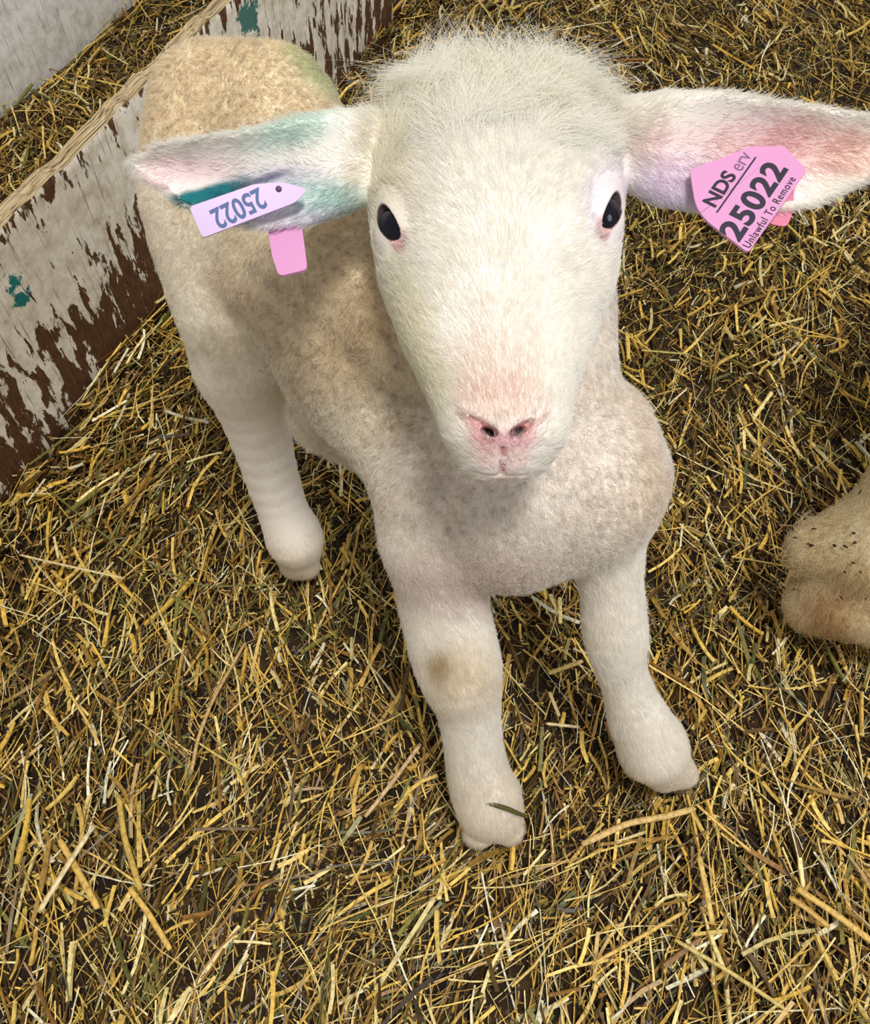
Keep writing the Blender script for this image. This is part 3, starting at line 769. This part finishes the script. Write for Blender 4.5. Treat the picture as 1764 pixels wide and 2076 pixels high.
stalk([(1615, 1800), (1690, 1850), (1770, 1910)], 13, GOLD, 'thick golden stalk running off the lower right edge')
stalk([(1600, 1818), (1640, 1845), (1682, 1880)], 11, (214, 170, 84), 'shorter gold stalk lying under the thick stalk at lower right', z=.008)
stalk([(1411, 1630), (1465, 1678), (1522, 1726)], 6, GOLD, 'slim straight yellow stalk pointing away from the right front hoof', z=.016)
stalk([(1417, 1735), (1432, 1800), (1444, 1872)], 11, (230, 196, 110), 'split golden stalk standing upright in the lower right straw')
stalk([(1200, 1955), (1290, 1905), (1388, 1848)], 7, GOLD, 'long thin yellow stalk rising to the right at bottom centre right', z=.018)
stalk([(1368, 1905), (1480, 1970), (1590, 2045)], 8, (214, 190, 110), 'long yellow green stalk falling to the right near the bottom right', z=.016)
stalk([(1108, 1467), (1176, 1474)], 7, PALE, 'short pale stalk lying level between the front legs')
stalk([(1112, 1365), (1182, 1340)], 10, (236, 204, 120), 'short yellow stalk beside the inside of the right knee')
stalk([(1114, 1403), (1134, 1452)], 8, PALE, 'short steep pale stalk between the front legs')
stalk([(1300, 710), (1398, 718)], 7, (190, 178, 90), 'yellow green stalk lying level right of the lamb shoulder')
stalk([(40, 1125), (140, 1148), (250, 1172)], 6, PALE, 'pale horizontal stalk at mid left edge of the straw')
stalk([(90, 985), (235, 1105), (395, 1190), (575, 1185)], 5, OLIVE, 'long thin olive grass stem arching toward the hind hoof', z=.014)
stalk([(1150, 1240), (1170, 1250)], 5, BRN, 'tiny brown stalk bit beneath the lamb belly')
# the dark twig lying across the near front hoof
tw = [P(962, 1610, .578), P(985, 1626, .574), P(1030, 1640, .574), P(1068, 1656, .582)]
vv = []; S = 6
for i, c in enumerate(tw):
    for j in range(S):
        a_ = 2*math.pi*j/S; vv.append(c+(np.array([.3, 1, 0])*math.cos(a_)*.0016+np.array([0, 0, 1])*math.sin(a_)*.0010)*(1.1-.25*abs(i-1.5)))
o = mesh_obj('twig', vv, [(i*S+j, i*S+(j+1) % S, (i+1)*S+(j+1) % S, (i+1)*S+j) for i in range(3) for j in range(S)]+[tuple(range(S))[::-1], tuple(3*S+j for j in range(S))], plain('dark_stem', (84, 78, 36), .7))
tag(o, 'dark olive grass stem caught across the near front foot', 'grass stem')

# ------------------------------------------------------------------ the other sheep (its foot shows at the right edge)
S2 = [('leg', P(2010, 800, .53), .030, P(1880, 975, .58), .030), ('leg', P(1880, 975, .58), .030, P(1765, 1105, .620), .031),
      ('foot', P(1765, 1105, .620), .030, P(1648, 1112, .640), .0175), ('foot', P(1760, 1120, .63), .030, P(1708, 1190, .652), .026),
      ('foot', P(1708, 1200, .655), .027, P(1650, 1228, .668), .021), ('foot', P(1708, 1205, .655), .028, P(1800, 1240, .655), .029)]
up0 = P(2010, 800, .53)
S2 += [('leg', up0, .030, up0+np.array([.05, .03, .05]), .045), ('body', up0+np.array([.08, .05, .08]), .085, up0+np.array([.32, .22, .10]), .09)]
for dx_, dy_ in ((.30, .16), (.36, .30), (.10, .16)):
    b0 = np.array([up0[0]+dx_, up0[1]+dy_, .26]); S2.append(('leg', b0, .04, np.array([b0[0], b0[1], .02]), .022))
def s2_sdf(p):
    return smax(lse([d_cone(p, A, ra, B, rb) for _, A, ra, B, rb in S2], .006), .002-p[:, 2], .003)
V2, Q2 = iso_mesh(s2_sdf, (.18, .12, -.01), (.86, .78, .46), .005)
V2 = project(s2_sdf, V2, 2); N2 = unit(grad(s2_sdf, V2)); T2 = np.concatenate([Q2[:, [0, 1, 2]], Q2[:, [0, 2, 3]]])
c2 = np.tile(lin((228, 212, 176)), (len(V2), 1)); qx, qy, qd = proj(V2)
st = sstep(0, 1, nz(V2, 55, 71))[:, None]; c2 = c2*(1-.5*st)+lin((196, 164, 112))*.5*st
def blob2(cx, cy, r): return np.clip(1.5-np.hypot(qx-cx, qy-cy)/r, 0, 1)[:, None]
c2 = c2*(1-.6*blob2(1680, 1255, 55))+lin((176, 126, 58))*.6*blob2(1680, 1255, 55)
sheep = fast_mesh('sheep', V2, T2, M_SKIN, c2*.9, smooth=True)
tag(sheep, 'cream coated sheep foot flecked with brown at the right edge', 'sheep')
if FUR:
    cm = np.tile(np.array([.1, -.3, -1.0]), (len(V2), 1))
    near2 = np.where(V2[:, 0] < .42, 1.0, .25)
    fur_object('fleece', V2, T2, N2, c2, np.full(len(V2), .009)+.005*(blob2(1600, 1110, 50)[:, 0] > 0), np.full(len(V2), .38), np.full(len(V2), .38)+.5*(blob2(1610, 1110, 60)[:, 0] > 0), cm, near2, 80000, sheep, rad=.00016, seed=3)
# bits of dung and chaff stuck in its wool
FLK = [(1650, 1072, 12, 3), (1612, 1090, 9, 3), (1644, 1105, 14, 5), (1692, 1106, 7, 5), (1714, 1108, 10, 4), (1733, 1100, 7, 5), (1730, 1141, 7, 4), (1713, 1160, 6, 4), (1610, 1195, 9, 2), (1706, 1212, 10, 3), (1731, 1081, 7, 4), (1742, 1000, 5, 3), (1745, 996, 4, 4), (1755, 1214, 5, 3), (1745, 1160, 6, 3)]
vv = []; ff = []
for i, (x, y, r, r2) in enumerate(FLK):
    v = F_+(x-CX)/FPX*R_+(CY-y)/FPX*U_; d = .45
    for _ in range(60):
        s_ = s2_sdf((C_+d*v)[None])[0]
        if s_ < .0035: break
        d += max(s_-.003, .0005)*.8
    c = C_+d*v; nn = unit(grad(s2_sdf, c[None]))[0]; ta = unit(np.cross(nn, [.3+.2*i % 1, 1, .4])); tb = np.cross(nn, ta); k0 = len(vv)
    for a_ in range(7):
        an = 2*math.pi*a_/7; vv.append(c+(ta*math.cos(an)*r*.65+tb*math.sin(an)*r2*.65)*d/FPX*(1+.25*math.sin(3*a_+i)))
    vv.append(c+nn*.0009); vv.append(c-nn*.001)
    for a_ in range(7): ff += [(k0+a_, k0+(a_+1) % 7, k0+7), (k0+(a_+1) % 7, k0+a_, k0+8)]
o = mesh_obj('dirt_flecks', vv, ff, plain('dung', (60, 42, 22), .9), sheep); o['kind'] = 'stuff'; o['label'] = 'dark brown flecks stuck in the wool'

# ------------------------------------------------------------------ ear tags
M_TAG = plain('pink_tag_plastic', (216, 152, 198), .38, .4); M_TAG2 = plain('lilac_tag_plastic', (190, 162, 208), .35, .4)
M_INK = plain('tag_print', (46, 40, 56), .5); M_INK2 = plain('blue_tag_print', (70, 92, 140), .5); M_STUD = plain('stud', (96, 80, 96), .4)
def rounded(pts, rs, seg=5):
    out = []
    n = len(pts); pts = [np.array(p, float) for p in pts]
    for i in range(n):
        a, p, b_ = pts[i-1], pts[i], pts[(i+1) % n]; r = rs[i] if hasattr(rs, '__len__') else rs
        if r <= 0: out.append(p); continue
        u, v = unit(a-p), unit(b_-p); s0, s1 = p+u*r, p+v*r
        for k in range(seg+1):
            t = k/seg; out.append((1-t)**2*s0+2*t*(1-t)*p+t*t*s1)
    return out
class Plane:                                      # a tag's own plane, through three seen points
    def __init__(s, o, x, y):
        s.o = P(*o); s.x = unit(P(*x)-s.o); yy = P(*y)-s.o; s.y = unit(yy-(yy@s.x)*s.x); s.n = np.cross(s.x, s.y)
        if s.n@(C_-s.o) < 0: s.n = -s.n
    def at(s, px_, py_, h=0):
        v = F_+(px_-CX)/FPX*R_+(CY-py_)/FPX*U_; k = ((s.o-C_)@s.n)/(v@s.n); return C_+k*v+s.n*h
    def loc(s, px_, py_):
        q = s.at(px_, py_)-s.o; return q@s.x, q@s.y
def panel(name, pl, pts, r, thick, mat, parent):
    pp = rounded([pl.at(*p) for p in pts], r)
    n = len(pp); vv = [p+pl.n*thick/2 for p in pp]+[p-pl.n*thick/2 for p in pp]
    ff = [tuple(range(n)), tuple(range(2*n-1, n-1, -1))]+[(i, n+i, n+(i+1) % n, (i+1) % n) for i in range(n)]
    o = mesh_obj(name, vv, ff, mat, parent, smooth=False)
    bm = bmesh.new(); bm.from_mesh(o.data); bmesh.ops.recalc_face_normals(bm, faces=bm.faces); bmesh.ops.triangulate(bm, faces=[f for f in bm.faces if len(f.verts) > 4]); bm.to_mesh(o.data); bm.free()
    return o
def text_mesh(s, pl, o, xdir, width, height, mat, parent, name, bold=0.0, h=.0008, spacing=1.0, shear=0.0, mirror=False):
    """print s on plane pl; o = bottom-left corner (3D), xdir = reading direction in the plane"""
    cu = bpy.data.curves.new('t', 'FONT'); cu.body = s; cu.size = 1; cu.offset = bold; cu.space_character = spacing; cu.shear = shear; cu.fill_mode = 'BOTH'; cu.extrude = 0.0
    ob = bpy.data.objects.new('t', cu); COL.objects.link(ob); bpy.context.view_layer.update()
    me = bpy.data.meshes.new_from_object(ob.evaluated_get(bpy.context.evaluated_depsgraph_get())); bpy.data.objects.remove(ob)
    co = np.array([v.co[:] for v in me.vertices]); mn, mxx = co.min(0), co.max(0)
    x = (co[:, 0]-mn[0])/(mxx[0]-mn[0])*width; y = (co[:, 1]-mn[1])/(mxx[1]-mn[1])*height
    yd = np.cross(pl.n, xdir)
    W3 = o+x[:, None]*xdir+y[:, None]*yd+pl.n*h
    me.vertices.foreach_set('co', W3.astype(np.float32).ravel()); me.materials.clear(); me.materials.append(mat); me.name = name; me.update()
    t = bpy.data.objects.new(name, me); COL.objects.link(t); t.parent = parent; return t

def root_empty(name, loc):
    o = bpy.data.objects.new(name, None); COL.objects.link(o); o.location = loc; o.empty_display_size = .01; return o
def reparent(o, root):
    o.parent = root; o.matrix_parent_inverse = Matrix.Translation(root.location).inverted()
# right-hand tag (picture right)
pr = Plane((1520, 508, .353), (1632, 345, .359), (1415, 430, .360))
TR = root_empty('ear_tag', pr.at(1470, 360)); tag(TR, 'square pink ear tag printed 25022, in the ear on the picture right', 'ear tag', 'pink lamb ear tags')
fr = panel('front_panel', pr, [(1516, 514), (1636, 346), (1588, 298), (1520, 300), (1398, 346), (1410, 420), (1430, 448)], [.0018, .0018, .0016, .001, .001, .004, .004], .0014, M_TAG, None); reparent(fr, TR)
xd = unit(pr.at(1618, 340)-pr.at(1512, 497))
t = text_mesh('25022', pr, pr.at(1499, 494), xd, .0396, .0104, M_INK, None, 'number_print', bold=.035, spacing=1.08); reparent(t, TR)
t = text_mesh('Unlawful To Remove', pr, pr.at(1519, 506), xd, .0374, .0034, M_INK, None, 'small_print', bold=.008, spacing=1.15); reparent(t, TR)
t = text_mesh('NDS', pr, pr.at(1450, 424), xd, .0176, .0064, M_INK, None, 'name_print', bold=.03); reparent(t, TR)
t = text_mesh('erv', pr, pr.at(1502, 351), xd, .0090, .0040, plain('faded_tag_print', (120, 92, 120), .5), None, 'name_print', bold=.0); reparent(t, TR)
a_, b_ = pr.at(1454, 434), pr.at(1533, 322); yd = unit(np.cross(pr.n, xd))
vv = [a_+pr.n*.0009, b_+pr.n*.0009, b_+yd*.0007+pr.n*.0009, a_+yd*.0007+pr.n*.0009]
ln = mesh_obj('rule_print', vv, [(0, 1, 2, 3)], M_INK, None, False); reparent(ln, TR)
prb = Plane((1565, 440, .366), (1606, 460, .366), (1600, 400, .366))
bk = panel('back_panel', prb, [(1500, 380), (1560, 455), (1594, 461), (1606, 435), (1612, 350)], .002, .0012, plain('tag_back', (214, 120, 150), .4), None); reparent(bk, TR)
# left-hand tag (picture left)
pl_ = Plane((411, 481, .352), (599, 410, .358), (385, 421, .350))
TL = root_empty('ear_tag', pl_.at(565, 384)); tag(TL, 'narrow lilac ear tag printed 25022 upside down, in the ear with green ink', 'ear tag', 'pink lamb ear tags')
f2 = panel('front_panel', pl_, [(411, 483), (602, 410), (624, 384), (574, 370), (516, 374), (384, 420)], [.0016, .003, .003, .003, .002, .0016], .0014, M_TAG2, None); reparent(f2, TL)
xd = unit(pl_.at(415, 432)-pl_.at(520, 382))
t = text_mesh('25022', pl_, pl_.at(524, 380), xd, .0226, .0086, M_INK2, None, 'number_print', bold=.02); reparent(t, TL)
sd_ = sphere('stud', pl_.at(565, 384, .0006), .0013, M_STUD, None); reparent(sd_, TL)
pb = Plane((543, 463, .368), (610, 463, .368), (560, 540, .362))
fb = panel('back_panel', pb, [(536, 420), (552, 520), (566, 562), (624, 548), (618, 500), (606, 420)], [.001, .001, .0025, .0025, .001, .001], .0014, M_TAG, None); reparent(fb, TL); fb['label'] = 'plain pink back half'
